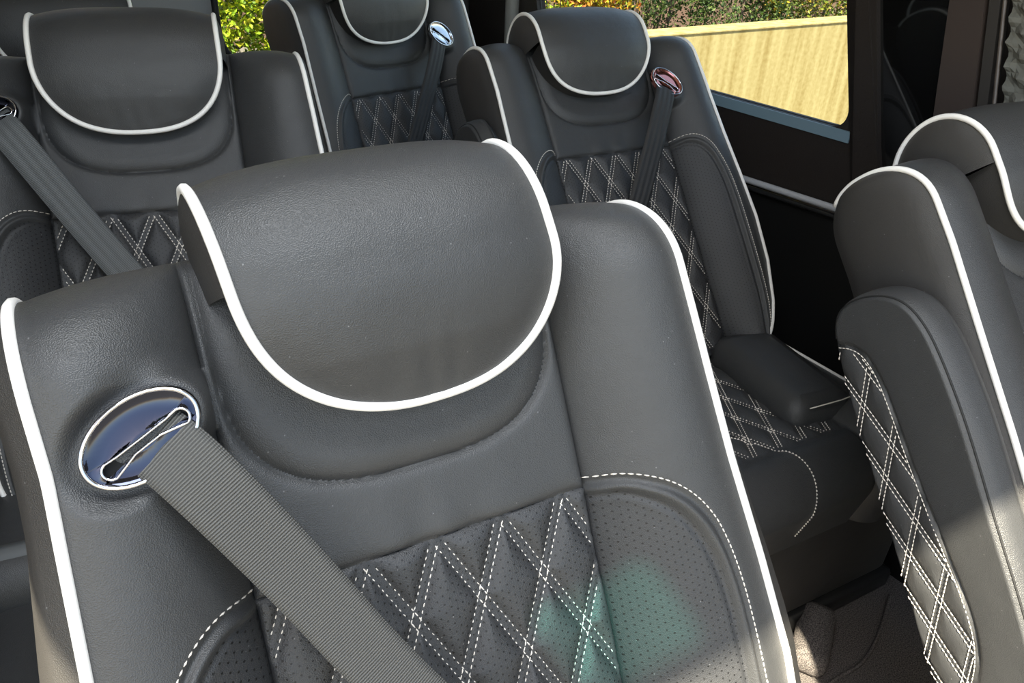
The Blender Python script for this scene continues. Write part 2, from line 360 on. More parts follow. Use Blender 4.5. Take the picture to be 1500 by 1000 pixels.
def make_W(cu, guide):
    gs, gu, gv, ga = guide
    def W(u, t):
        u = np.asarray(u, float); t = np.asarray(t, float); x = u-cu; xc = np.abs(x)
        tq = np.minimum(t, .26); out = np.zeros(u.shape)
        # centre
        d1 = A0-xc; dun = polydist(x, tq, UNDER); dq0 = np.abs(t)
        d_up = np.minimum(np.minimum(d1, dun), dq0)
        puff = .0060*(1-np.exp(-np.maximum(d_up, 0)/.0038))-.004
        pad = inside(x, tq, [tuple(p) for p in UNDER]); puff = puff+np.where(pad, .0030*sstep(dun/.02), 0)
        # small gathers running up from the quilt seam
        puff = puff+np.where((t > 0), .0016*np.exp(-t/.022)*np.sin(x*95+1.5*np.sin(x*31)), 0)
        dqq = np.maximum(quilt_d(x, t)-.0038, 0)
        q = -.004+.0075*(1-np.exp(-dqq/.0065)); edge = np.minimum(d1, dq0)
        q = np.where(edge < .012, -.004+(q+.004)*np.clip(edge/.012, 0, 1)**.6, q)+.001*np.exp(-(np.minimum(quilt_d(x, t), .02)/.002)**2)
        cen = np.where(t > 0, puff, q)
        # bolsters
        side = np.sign(x); b = bw(np.minimum(t, .26), np.sign(u)); B = np.where(side > 0, b-(cu+A0), b+(cu-A0)); xx = np.clip((xc-A0)/np.maximum(B, 1e-3), 0, 1)
        bo = -.006+.066*np.sin(np.pi/2*np.clip(xx/.74, 0, 1))**.72-.009*np.clip((xx-.74)/.26, 0, 1)**2
        uw = np.abs(u)-np.where(side > 0, cu, -cu)*np.clip(1.6-(np.abs(u)-A0)/.05, 0, 1)
        dw = polydist(uw, t, WING); inn = inside(uw, t, WINGP)
        sgn = np.where(inn, -dw, dw)
        bo = bo-.0030*np.exp(-(sgn/.0034)**2)+.0030*np.exp(-((sgn+.0068)/.0036)**2)-.0032*np.exp(-((sgn+.0140)/.0036)**2)-np.where(inn, .0035*sstep((dw-.006)/.02), 0)
        # leather drawn down round the belt guide
        if gs:
            ca, sa = math.cos(ga), math.sin(ga); p = (u-gu)*ca+(t-gv)*sa; r = -(u-gu)*sa+(t-gv)*ca; e = np.sqrt((p/.042)**2+(r/.028)**2)
            flat = .052; k = np.clip((1.5-e)/.5, 0, 1); k = k*k*(3-2*k)
            bo = bo*(1-k)+(flat-.004*np.clip(1.25-np.abs(e-1)*2.2, 0, 1))*k
        return np.where(xc < A0, cen, bo)
    return W
class Back:
    """shape of one seat back; points in the seat's own frame"""
    def __init__(s, T, cu, guide): s.T = math.radians(T); s.W = make_W(cu, guide); s.cu = cu; s.g = guide
    def loc(s, u, v, w_):
        u, v, w_ = np.broadcast_arrays(*[np.asarray(a, float) for a in (u, v, w_)])
        return np.stack([u, v*math.sin(s.T)-w_*math.cos(s.T), Z0+v*math.cos(s.T)+w_*math.sin(s.T)], -1)
    def vw(s, u, t):
        W = s.W(u, t); ph = np.clip((t-TS)/.075, 0, math.pi)
        rv = RV+.013*(1-np.clip(np.abs(u)/.255, 0, 1)**5)
        v = np.where(t < TS, t, TS+rv*np.abs(np.sin(ph))**.88)
        cp = np.sign(np.cos(ph))*np.abs(np.cos(ph))**.92; wr = np.where(ph < math.pi/2, WC+(W-WC)*cp, WC+.075*cp); w_ = np.where(t < TS, W, wr)
        return v, w_
    def P(s, u, t): v, w_ = s.vw(u, t); return s.loc(u, v, w_)
    def surf(s, u, t):
        X = s.P(u, t); e = 4e-4; a = s.P(u+e, t)-s.P(u-e, t); b = s.P(u, t+e)-s.P(u, t-e); n = np.cross(a, b)
        return X, n/(np.linalg.norm(n, axis=-1)[..., None]+1e-12)
Z0 = -.4618+FZ                  # height of the quilt seam above the floor

HR, HC, HV0 = .108, .130, .117
def hc(v): h = np.clip((v-HV0)/HR, 0, 1); return HC*(1-(1-h)**2.3)**(1/2.3)
def h_front(v): return .034+.026*sstep((v-HV0)/.1)
def head_outline(n_u=40):
    """left half of the headrest outline, from its lowest point up the side, over and down the back: v, w, half width"""
    L = []
    for k in range(n_u+1):
        a = math.pi/2*k/n_u; c = HC*math.sin(a)**(2/2.3) if k else 0; h = HR*(1-math.cos(a)**(2/2.3) if k < n_u else 1)
        L.append((HV0+h, float(h_front(HV0+h)), c))
    v1 = .240
    for v in np.linspace(HV0+HR+.004, v1, 4): L.append((v, float(h_front(v)), HC))
    wf = float(h_front(v1))
    for k in range(1, 25):
        ph = math.pi*k/24; rr = wf+.010 if ph < math.pi/2 else .078
        L.append((v1+.072*math.sin(ph), -.010+rr*math.cos(ph), HC))
    for v in np.linspace(v1-.01, .19, 6): L.append((v, -.088, HC))
    return np.array(L)
HO = head_outline()

def make_seat(X, Y, R, T, dz, mirror, label, group, lod=1, arm=None, cushion=.43, guide=None, guide_cap='cap', hu=-.006, hs=0., hw_=1., hk=0., hv=0., base_x=0., sbulge=1.):
    root = empty('captain_seat', (X, Y, 0), math.radians(R), label, 'seat', group or 'black leather seats with white piping')
    cu = .009 if mirror else -.009
    gd = guide or ((1, .148, .122, math.radians(-38)) if mirror else (1, -.203, .143, math.radians(27)))
    bk = Back(T, cu, gd); off = dz
    def hx(u, v): return hu+hs*(np.asarray(v)-.2)+np.asarray(u)*hw_
    def sh(P): P = np.array(P, float); P[..., 2] += off; return P
    # ---- padded front sheet, cut into its panels
    nc_, nb = int(150*lod), int(84*lod)
    nr = int(300*lod)
    rows = np.unique(np.concatenate([np.linspace(TB, 0, nr), np.linspace(0, TS, int(nr*.40)), np.linspace(TS, TS+.075*math.pi/2, int(22*max(lod, .6)))]))
    sc = np.linspace(-1, 1, nc_); sb = np.linspace(0, 1, nb)[1:]**1.0
    cols = []
    U = np.zeros((len(rows), 2*(nb-1)+nc_))
    for i, t in enumerate(rows):
        b = float(bw(t)); bl = float(bw(t, -1)); U[i] = np.r_[(-bl+(bl+(cu-A0))*(1-sb[::-1])), cu+A0*sc, (cu+A0)+(b-(cu+A0))*sb]
    Tm = np.repeat(rows[:, None], U.shape[1], 1)
    P = sh(bk.P(U, Tm)); nR, nC = U.shape; Fa = grid_faces(nR, nC)
    uvw = np.stack([U.ravel(), Tm.ravel()], 1)
    uc = U.ravel()[Fa].mean(1); vc = Tm.ravel()[Fa].mean(1); x = uc-cu
    central = np.abs(x) < A0
    uwc = np.abs(uc)-np.where(x > 0, cu, -cu)*np.clip(1.6-(np.abs(uc)-A0)/.05, 0, 1)
    wing = (~central) & inside(uwc, vc, WINGP) & (polydist(uwc, vc, WING) > .012)
    pad = central & (vc > 0) & inside(x, np.minimum(vc, .259), [tuple(p) for p in UNDER])
    sel = dict(quilted_panel=(central & (vc < 0), 'perf'), lower_band=(central & (vc > 0) & ~pad, 'leather'), neck_pad=(pad, 'leather'))
    for nm, (mask, mm) in sel.items():
        f = Fa[mask]; ids, inv = np.unique(f, return_inverse=True)
        mesh_obj(nm, P.reshape(-1, 3)[ids], inv.reshape(-1, 4), M[mm], root, uvw[ids])
    for sgn in (-1, 1):
        for nm, mask, mm in (('side_bolster', (~central) & ~wing & (x*sgn > 0), 'leather'), ('perforated_wing', wing & (x*sgn > 0), 'perf')):
            f = Fa[mask]; ids, inv = np.unique(f, return_inverse=True)
            mesh_obj(nm, P.reshape(-1, 3)[ids], inv.reshape(-1, 4), M[mm], root, uvw[ids])
    # ---- side panels and piping
    tv = np.r_[np.linspace(TB, TS, 60), np.linspace(TS, TS+.075*math.pi/2, 14)[1:]]
    for sgn in (-1, 1):
        u = sgn*bw(tv, sgn); v, w_ = bk.vw(u, tv); wb = np.where(tv < TS, WC-.075, WC-.075*np.abs(np.cos(np.clip((tv-TS)/.075, 0, math.pi/2)))**.92)
        k = np.linspace(0, 1, 12); width = (w_-wb)
        bulge = sbulge*(.017+.013*np.clip(.35-tv/.25, 0, 1))[:, None]*np.sin(np.pi*k)[None, :]**.5*np.clip(width/.10, 0, 1)[:, None]
        uu = u[:, None]+sgn*bulge; ww = w_[:, None]*(1-k)+wb[:, None]*k; vv = v[:, None]+0*k
        Q = sh(bk.loc(uu, vv, ww)); f = grid_faces(len(tv), 12)
        if sgn < 0: f = f[:, ::-1]
        mesh_obj('side_panel', Q.reshape(-1, 3), f, M['plain'], root)
        tp = np.r_[np.linspace(TB, TS, 70), np.linspace(TS, TS+.075*math.pi*.74, 24)[1:]]
        up = sgn*(bw(np.minimum(tp, 2*(TS+.075*math.pi/2)-tp), sgn)+.001); v, w_ = bk.vw(up*.999, tp)
        w_ = w_+np.where(tp < TS+.12, .001, -.001)
        V, F = tube(sh(bk.loc(up, v, w_)), .0040, 8); mesh_obj('piping', V, F, M['piping'], root)
    # ---- back cover
    tb = np.r_[TS+.075*np.linspace(math.pi/2, math.pi, 8)]; vb = list(TS+RV*np.abs(np.sin((tb-TS)/.075))**.88); wb = list(WC-.075*np.abs(np.cos((tb-TS)/.075))**.92)
    vb += list(np.linspace(TS, TB, 12)[1:]); wb += [WC-.075]*11; bbw = [float(bw(max(min(q, .26), TB))) for q in vb]
    s = np.linspace(-1, 1, 13); Q = sh(bk.loc(np.array(bbw)[:, None]*s, np.array(vb)[:, None]+0*s, np.array(wb)[:, None]-.012*(1-s**4)*np.clip(np.arange(len(wb))[:, None]/6, 0, 1)))
    mesh_obj('back_cover', Q.reshape(-1, 3), grid_faces(len(vb), 13), M['plain'], root)
    # ---- headrest: pillow, gusset, piping
    O = HO.copy(); v, w_, c = O.T; fr = w_ > -.0101
    s = np.linspace(-1, 1, int(70*max(lod, .5))); top = np.clip((v-.235)/.08, 0, 1)[:, None]
    front = (np.arange(len(v)) < 60)[:, None]
    hh = np.clip((v-HV0)/.05, 0, 1)[:, None]**.5
    puff = (.015-.003*top)*(1-np.abs(s)[None, :]**3.2)*hh
    # soft gathers above the lower edge
    puff = puff+.0011*np.exp(-((v-HV0)/.04)**2)[:, None]*np.sin(s[None, :]*c[:, None]*170+2*np.sin(s*5))[...]*(1-s**4)*hh
    dv = np.gradient(v); dw = np.gradient(w_); L = np.hypot(dv, dw)+1e-9; nv, nw = -dw/L, dv/L    # outward normal in the side view
    sgn_ = np.where(np.arange(len(v)) >= 0, 1, 1)
    VV = v[:, None]+nv[:, None]*puff*1.0; WW = w_[:, None]+nw[:, None]*puff
    VV = VV-.010*(s[None, :]**2)*top*0
    Q = sh(bk.loc(hx(c[:, None]*s[None, :], VV), VV+hv+hk*c[:, None]*s[None, :], WW))
    head = mesh_obj('headrest', Q.reshape(-1, 3), grid_faces(len(v), len(s)), M['leather'], root, np.stack([(c[:, None]*s[None, :]).ravel(), VV.ravel()], 1))
    lo = [i for i in range(len(v)) if v[i] < .226 and w_[i] > 0]
    hi = [i for i in range(len(v)) if w_[i] > -.0101 and i >= lo[-1]]
    for sgn in (-1, 1):
        # lower flap edge, tucked under
        k = np.linspace(0, 1, 6); i = np.array(lo); cc = c[i][:, None]-.012*k[None, :]*np.clip(c[i]/.05, 0, 1)[:, None]; vv = v[i][:, None]+.012*k[None, :]*(1-c[i]/HC)[:, None]
        ww = w_[i][:, None]*(1-k)+(-.03)*k
        Q = sh(bk.loc(hx(sgn*cc, vv), vv+hv+hk*sgn*cc, ww)); f = grid_faces(len(i), 6); f = f if sgn > 0 else f[:, ::-1]
        mesh_obj('headrest_edge', Q.reshape(-1, 3), f, M['plain'], head)
        i = np.array(hi); k = np.linspace(0, 1, 14); wb = np.array([(-.088 if v[j] <= .2401 else -.010-.078*math.sqrt(max(0, 1-((v[j]-.240)/.072)**2))) for j in i])
        wid = w_[i]-wb; bl = .012*np.sin(np.pi*k)[None, :]**.6*np.clip(wid/.12, 0, 1)[:, None]
        Q = sh(bk.loc(hx(sgn*(HC+bl), v[i][:, None]), v[i][:, None]+0*k+hv+hk*sgn*HC, w_[i][:, None]*(1-k)+wb[:, None]*k)); f = grid_faces(len(i), 14); f = f if sgn > 0 else f[:, ::-1]
        mesh_obj('headrest_side', Q.reshape(-1, 3), f, M['plain'], head)
    path = np.array([(-c[i]-.001, v[i]+nv[i]*.001, w_[i]+nw[i]*.001) for i in range(len(v)-1, -1, -1)]+[(c[i]+.001, v[i]+nv[i]*.001, w_[i]+nw[i]*.001) for i in range(1, len(v))])
    path = resample(path, .004)
    V, F = tube(sh(bk.loc(hx(path[:, 0], path[:, 1]), path[:, 1]+hv+hk*path[:, 0], path[:, 2])), .0040, 8); mesh_obj('headrest_piping', V, F, M['piping'], head)
    # ---- stitching
    srf = lambda u, t: (lambda a: (sh(a[0]), a[1]))(bk.surf(np.asarray(u, float), np.asarray(t, float)))
    paths = []
    for fam in (-1, 1):
        for k in range(-12, 13):
            for o in (-1, 1):
                # x - U0 - fam*SL*v = k*DU  (+- half the twin spacing)
                vv = np.linspace(-.455, -.003, 200); xx = U0+k*DU+fam*SL*vv+o*.0038/CS
                ok = np.abs(xx) < A0-.004
                if ok.sum() > 4: paths.append(np.stack([xx[ok]+cu, vv[ok]], 1))
    V, F = stitches(srf, paths, .0050, .0008, .0013 if lod >= 1 else .0016, .0009 if lod >= 1 else .0018); tag(mesh_obj('quilt_stitching', V, F, M['thread'], root), kind='stuff')
    wp_ = []
    for sgn in (-1, 1):
        pth = np.array([(sgn*p[0]+cu*np.clip(1.6-(p[0]-A0)/.05, 0, 1), p[1]) for p in resample(WING, .004)])
        nrm = np.gradient(pth, axis=0); nrm = np.stack([nrm[:, 1], -nrm[:, 0]], 1); nrm /= np.linalg.norm(nrm, axis=1)[:, None]
        wp_.append(pth-nrm*sgn*.0045)
    V, F = stitches(srf, wp_, .0046, .0010, .0014, .0010 if lod >= 1 else .0018); tag(mesh_obj('wing_stitching', V, F, M['thread'], root), kind='stuff')
    # ---- belt guide on the bolster
    gs, gu, gv, ga = gd
    if lod > .3:
        ca, sa = math.cos(ga), math.sin(ga); cen = bk.loc(gu, gv, .050)
        def gp(p, r, h): return sh(bk.loc(gu+p*ca-r*sa, gv+p*sa+r*ca, .050+h))
        n = 72; th = np.arange(n)*2*np.pi/n
        # slot outline: thin bar with a round lobe at each end
        def slot(th_):
            p_, r_ = [], []
            for t in th_:
                best = 0
                dx, dy = math.cos(t), math.sin(t)
                for q in np.linspace(.0005, .045, 300):
                    px, py = q*dx, q*dy
                    if (abs(px) < .026 and abs(py) < .0030) or math.hypot(abs(px)-.0255, py+.0020) < .0058: best = q
                p_.append(best*dx); r_.append(best*dy)
            return np.array(p_), np.array(r_)
        th2 = np.concatenate([np.linspace(0, .5, 22), np.linspace(.5, math.pi-.5, 14)[1:-1], np.linspace(math.pi-.5, math.pi+.5, 43), np.linspace(math.pi+.5, 2*math.pi-.5, 14)[1:-1], np.linspace(2*math.pi-.5, 2*math.pi, 22)[:-1]])
        sp_, sr_ = slot(th2); sp_ += 0; sr_ -= .003
        op, orr = .0405*np.cos(th2), .0270*np.sin(th2)
        prof = [(0, -.006), (0, .0045), (.05, .0052), (.12, .0042), (.5, .0050), (.84, .0040), (.90, .0062), (.95, .0060), (1.0, .0030), (1.0, -.004)]
        V = []
        for k, h in prof: V.append(gp(sp_*(1-k)+op*k, sr_*(1-k)+orr*k, h+.0015))
        V = np.concatenate(V); m_ = len(th2); f = grid_faces(len(prof), m_, closed=True)
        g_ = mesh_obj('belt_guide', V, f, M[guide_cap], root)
        rp = np.stack([op*.945, orr*.945], 1); rp = np.r_[rp, rp[:1]]
        V, F = tube(gp(rp[:, 0], rp[:, 1], .0072), .0017, 6, False); mesh_obj('chrome_rim', V, F, M['chrome'], g_)
        rp = np.stack([sp_, sr_], 1); rp = np.r_[rp, rp[:1]]
        V, F = tube(gp(rp[:, 0], rp[:, 1], .0062), .0011, 6, False); mesh_obj('slot_edge', V, F, M['chrome'], g_)
        a = np.linspace(0, 2*np.pi, 25)[:-1]; V = gp(.034*np.cos(a), .020*np.sin(a), .0015)
        mesh_obj('slot_recess', V, [tuple(range(24))], M['recess'], g_)
    # ---- armrest
    if arm: make_arm(bk, root, sh, *arm)
    if cushion: make_cushion(root, bk, sh, lod, cushion, base_x)
    return root, bk, sh, gd

ARM_O = [(-.44, -.09), (-.36, -.108), (-.25, -.103), (-.12, -.100), (.0, -.098), (.055, -.092), (.09, -.078), (.103, -.05), (.103, -.015), (.092, .022), (.070, .045), (.035, .058), (-.01, .064), (-.08, .067), (-.18, .062), (-.28, .060), (-.38, .050), (-.43, .03), (-.46, -.01), (-.455, -.06)]
def closed_smooth(P, it=3):
    P = np.array(P, float)
    for _ in range(it):
        Q = np.roll(P, -1, 0); P = np.stack([P*.75+Q*.25, P*.25+Q*.75], 1).reshape(-1, 2)
    return P
ARM_I = [(.056, -.099), (.050, -.085), (.044, -.062), (.030, -.044), (.0, -.033), (-.05, -.029), (-.10, -.028), (-.20, -.020), (-.27, -.012), (-.32, -.014), (-.36, -.03), (-.40, -.06), (-.415, -.097)]
def arm_quilt(v, w_):
    a = (w_+.45*v+.085)/.0425; b = (w_-.63*v+.051)/.058
    da = np.abs(a-np.round(a))*.0425/math.hypot(1, .45); db = np.abs(b-np.round(b))*.058/math.hypot(1, .63)
    return np.minimum(da, db)
def make_arm(bk, root, sh, side, u_in, u_out, detail=True):
    th = abs(u_out-u_in); n = 260 if detail else 60
    O = closed_smooth(ARM_O, 3); O = np.r_[O, O[:1]]; O = resample(O, .0001*46 if detail else .02)[:-1]
    # medial segment
    a = np.array([-.38, -.02]); b = np.array([.03, -.02]); d = b-a; t = np.clip(((O-a)@d)/(d@d), 0, 1); Mx = a+t[:, None]*d
    Oin = [tuple(p) for p in (Mx+(O-Mx)*.90)]
    inl = smooth_poly(ARM_I); inl_closed = [tuple(p) for p in inl]
    rings = []; r = .020
    def put(s, du):            # s: scale from medial axis, du: depth from the outer face
        Q = Mx+(O-Mx)*s; return Q[:, 0], Q[:, 1], du
    R_ = []
    for k in range(7): ang = math.pi/2*k/6; R_.append((1-.20*(1-math.sin(ang)), th-r*.0-(.0 if k else 0)-.012*(math.cos(ang))*0-.0))
    depth = []
    rings = [(.80, th+.0), (.93, th-.004), (1.0, th-.016), (1.0, .030), (.985, .018), (.955, .008), (.90, .002), (.86, .0)]
    if detail: rings += [(s, -.001) for s in np.linspace(.84, .0, 46)]
    else: rings += [(.5, -.001), (0, -.001)]
    V = []; UVs = []
    for s, du in rings:
        v, w_, _ = put(s, 0)
        dd = np.full(len(v), du)
        if du <= 0:
            dI = polydist(v, w_, [tuple(p) for p in inl]); ins = inside(v, w_, inl_closed)
            q = np.maximum(arm_quilt(v, w_)-.003, 0)
            dd = dd+.0018*np.exp(-(dI/.003)**2)*1.4-np.where(ins, -.0025+.0045*(1-np.exp(-q/.006)), .0025*(1-np.exp(-dI/.012)))
        V.append(sh(bk.loc(side*(u_out-dd), v, w_)))
    V = np.array(V); nr, ncol = V.shape[:2]; f = grid_faces(nr, ncol, closed=True)
    if side > 0: f = f[:, ::-1]
    ar = mesh_obj('armrest', V.reshape(-1, 3), f, M['leather'], root)
    if detail:
        def srf(v, w_):
            X = sh(bk.loc(np.full(np.shape(v), side*(u_out+.0015)), v, w_)); nn = bk.loc(1., 0., 0.)-bk.loc(0., 0., 0.)
            return X, np.tile(nn*side, (len(v), 1))
        paths = []
        for k in range(-14, 15):
            for o in (-.0032, .0032):
                for (m_, sp_, sg, c0) in ((.45, .0425, -1, -.085), (.63, .058, 1, -.051)):
                    vv = np.linspace(-.40, .06, 260); w_ = k*sp_+o*math.hypot(1, m_)+sg*m_*vv+c0
                    ok = inside(vv, w_, inl_closed) & (polydist(vv, w_, [tuple(p) for p in inl]) > .005) & inside(vv, w_, Oin)
                    if ok.sum() > 4: paths.append(np.stack([vv[ok], w_[ok]], 1))
        V, F = stitches(srf, paths); tag(mesh_obj('quilt_stitching', V, F, M['thread'], ar), kind='stuff')
        q = resample(inl, .004); q = q[inside(q[:, 0], q[:, 1], Oin)]; nn = np.gradient(q, axis=0); nn = np.stack([-nn[:, 1], nn[:, 0]], 1); nn /= np.linalg.norm(nn, axis=1)[:, None]
        V, F = stitches(lambda v, w_: srf(v, w_), [q-nn*.004*0+nn*0.004]); tag(mesh_obj('inlay_stitching', V, F, M['thread'], ar), kind='stuff')
        # dark welt between the side and the front pad
        wl = np.array([Mx[i]+(O[i]-Mx[i])*.90 for i in range(len(O))]); wl = wl[(O[:, 0] > -.42) & (O[:, 1] > -.09)]
        k0 = int(np.argmax(np.linalg.norm(np.diff(wl, axis=0), axis=1))); 
        if np.linalg.norm(wl[k0+1]-wl[k0]) > .02: wl = np.r_[wl[k0+1:], wl[:k0+1]]
        V, F = tube(sh(bk.loc(np.full(len(wl), side*(u_out-.0015)), wl[:, 0], wl[:, 1])), .0013, 6); mesh_obj('welt', V, F, M['dthread'], ar)
    return ar

def make_cushion(root, bk, sh, lod, depth=.43, bx=0.):
    """seat cushion on its base, in front of the foot of the back"""
    T = bk.T; yb = -.40*math.sin(T)-.01; yf = yb-depth; zt = Z0-.47*math.cos(T)
    # side view: top from back to front, then rolled down the nose
    prof = [(yb+.02, zt-.012), (yb-.10, zt-.006), (yb-.30, zt+.004), (yf+.08, zt+.006)]
    prof = np.array(prof); pr = list(resample(prof, .010))
    for k in range(1, 16):
        a = math.pi/2*k/15; pr.append(np.array([yf+.075-.075*math.sin(a), zt-.070+.076*math.cos(a)]))
    for z in np.linspace(zt-.08, zt-.17, 8): pr.append(np.array([yf+.002+(zt-.08-z)*.25, z]))
    pr = np.array(pr); n = len(pr); s = np.linspace(-1, 1, int(120*max(lod, .5))); arc = np.r_[0, np.cumsum(np.linalg.norm(np.diff(pr, axis=0), axis=1))]
    tg = np.gradient(pr, axis=0); tg /= np.linalg.norm(tg, axis=1)[:, None]; nr_ = np.stack([tg[:, 1], -tg[:, 0]], 1)
    nr_ *= np.sign(nr_[2, 1])
    hw = .264; u = s*hw
    def H(u, a):
        xc = np.abs(u); q = np.maximum(quilt_d(u, a)-.0038, 0)
        c = -.006+.007*(1-np.exp(-q/.006)); c = np.where(a > .36, -.004+.010*(1-np.exp(-np.abs(a-.36)/.012)), c)
        b = -.006+.034*np.sin(np.pi/2*np.clip((xc-.155)/.06, 0, 1))**.7-.014*np.clip((xc-.22)/.055, 0, 1)**2
        return np.where(xc < .155, c, b)
    Hh = H(u[None, :], arc[:, None]+0*u[None, :])
    X = np.zeros((n, len(s), 3)); X[..., 0] = u; X[..., 1] = pr[:, 0][:, None]+nr_[:, 0][:, None]*Hh; X[..., 2] = pr[:, 1][:, None]+nr_[:, 1][:, None]*Hh
    cs = mesh_obj('seat_cushion', sh(X).reshape(-1, 3), grid_faces(n, len(s))[:, ::-1], M['leather'], root, np.stack([(u[None, :]+0*arc[:, None]).ravel(), (arc[:, None]+0*u[None, :]).ravel()], 1))
    def srf(u_, a_):
        y = np.interp(a_, arc, pr[:, 0]); z = np.interp(a_, arc, pr[:, 1]); ny = np.interp(a_, arc, nr_[:, 0]); nz = np.interp(a_, arc, nr_[:, 1]); h = H(u_, a_)
        return sh(np.stack([u_, y+ny*h, z+nz*h], -1)), np.stack([0*u_, ny, nz], -1)
    paths = []
    for fam in (-1, 1):
        for k in range(-14, 15):
            for o in (-1, 1):
                vv = np.linspace(.005, .355, 160); xx = U0+k*DU+fam*SL*vv+o*.0038/CS; ok = np.abs(xx) < .150
                if ok.sum() > 4: paths.append(np.stack([xx[ok], vv[ok]], 1))
    V, F = stitches(srf, paths, lift=.0026, width=.0018); tag(mesh_obj('quilt_stitching', V, F, M['thread'], cs), kind='stuff')
    V, F = stitches(srf, [smooth_poly([(-.16, .23), (-.07, .285), (-.01, .35), (.012, .41), (.004, .47), (-.012, .56)])], lift=.0026); tag(mesh_obj('bolster_stitching', V, F, M['thread'], cs), kind='stuff')
    zb = zt-.17
    for sg in (-1, 1):
        k = np.linspace(0, 1, 8); y = X[:, 0 if sg < 0 else -1, 1]; z = X[:, 0 if sg < 0 else -1, 2]
        Q = np.zeros((n, 8, 3)); Q[..., 0] = sg*(hw+.012*np.sin(np.pi*k)); Q[..., 1] = y[:, None]; Q[..., 2] = z[:, None]*(1-k)+np.minimum(zb, z-.001)[:, None]*k
        f = grid_faces(n, 8); f = f if sg < 0 else f[:, ::-1]
        mesh_obj('cushion_side', sh(Q).reshape(-1, 3), f, M['plain'], root)
        pth = np.stack([np.full(n, sg*(hw+.001)), y, z], 1)
        V, F = tube(sh(pth), .004, 8); mesh_obj('cushion_piping', V, F, M['piping'], root)
    V, F = tube(sh(np.stack([np.linspace(-hw, -.020, 12), np.full(12, pr[-8][0]-.002), np.full(12, zt-.062)], 1)), .004, 8); mesh_obj('cushion_piping', V, F, M['piping'], root)
    # plinth: upholstered box down to the floor, with a black trim strip round its foot
    d = dzfix(sh); V, F = box((bx/2, yb-.39*depth, (zb+.05)/2), (.50+abs(bx), .96*depth, zb-.05), .02); V[:, 2] = np.where(V[:, 2] > zb/2, V[:, 2]+d, V[:, 2])
    mesh_obj('seat_base', V, F, M['plain'], root)
    V, F = box((bx/2, yb-.39*depth, .027), (.53+abs(bx), 1.02*depth, .054), .010); mesh_obj('floor_trim', V, F, M['plastic'], root)
def dzfix(sh): return float(sh(np.zeros(3))[2])

# ---------------------------------------------------------------- seat belts
def belt(root, bk, sh, pts, width, m, label, R, X, Y, twist=None, thick=.0012, group=None):
    """webbing along (u,v,w) points of a seat back, its flat side to the front"""
    P = smooth_poly(pts) if len(pts) > 2 else np.array(pts, float)
    P = resample(P, .006); L = bk.loc(P[:, 0], P[:, 1], P[:, 2]); L = sh(L)
    cr, sr = math.cos(math.radians(R)), math.sin(math.radians(R)); Rm = np.array([[cr, -sr, 0], [sr, cr, 0], [0, 0, 1]])
    Wd = L @ Rm.T+np.array([X, Y, 0]); base = Wd[0].copy()
    nrm = (bk.loc(0., 0., 1.)-bk.loc(0., 0., 0.)) @ Rm.T
    T = np.gradient(Wd, axis=0); T /= np.linalg.norm(T, axis=1)[:, None]
    acr = np.cross(T, nrm); acr /= np.linalg.norm(acr, axis=1)[:, None]; nn = np.cross(acr, T)
    n = len(Wd); s = np.linspace(-.5, .5, 9); arc = np.r_[0, np.cumsum(np.linalg.norm(np.diff(Wd, axis=0), axis=1))]
    cup = (.0012*(4*s*s))[None, :, None]
    top = Wd[:, None, :]+acr[:, None, :]*(s*width)[None, :, None]+nn[:, None, :]*(thick/2-cup*.6)
    bot = top-nn[:, None, :]*thick
    ring = np.concatenate([top, bot[:, ::-1]], 1)-base; uv = np.concatenate([s, s[::-1]])*width
    V = ring.reshape(-1, 3); f = grid_faces(n, 18, closed=True)
    UV = np.stack([np.tile(uv, n), np.repeat(arc, 18)], 1)
    o = mesh_obj('seat_belt', V, f, m, None, UV); o.location = base; tag(o, label, 'seat belt', group or 'seat belts over the seat shoulders'); return o

# ================================================================= place the seats
sa = make_seat(.199, .4113, -1.71, 31.09, 0, False, 'large black leather seat in the front, nearest the camera, with belt over its left shoulder', None, 1.0, hu=-.002, hs=-.11, hw_=.965, hk=.035, hv=.002, sbulge=1.7)
sb_ = make_seat(.099, 1.2605, -10.0, 31.8, 0, False, 'black leather seat directly behind the nearest seat, upper left', None, .9, hu=-.008)
sc_ = make_seat(.770, 1.9037, 14.2, 22.2, 0, True, 'farthest black leather seat against the rear, beside the bright bush window', None, .55, guide_cap='chrome')
sd_ = make_seat(.991, 1.2491, -2.0, 39.0, 0, True, 'black leather seat in the middle row beside the right window and chrome rail', None, .95, arm=(-1, .28, .32), guide_cap='red_refl', base_x=.19)
se_ = make_seat(1.123, .368, -5.7, 42.0, .003, True, 'black leather seat seen from its side at right edge with raised quilted armrest', None, .8, arm=(-1, .29, .34), hu=-.016, hv=-.006)
sf_ = make_seat(.045, 1.83, 0, 24.0, -.03, False, 'mostly hidden black leather seat behind the upper left seat', None, .4, cushion=.25)

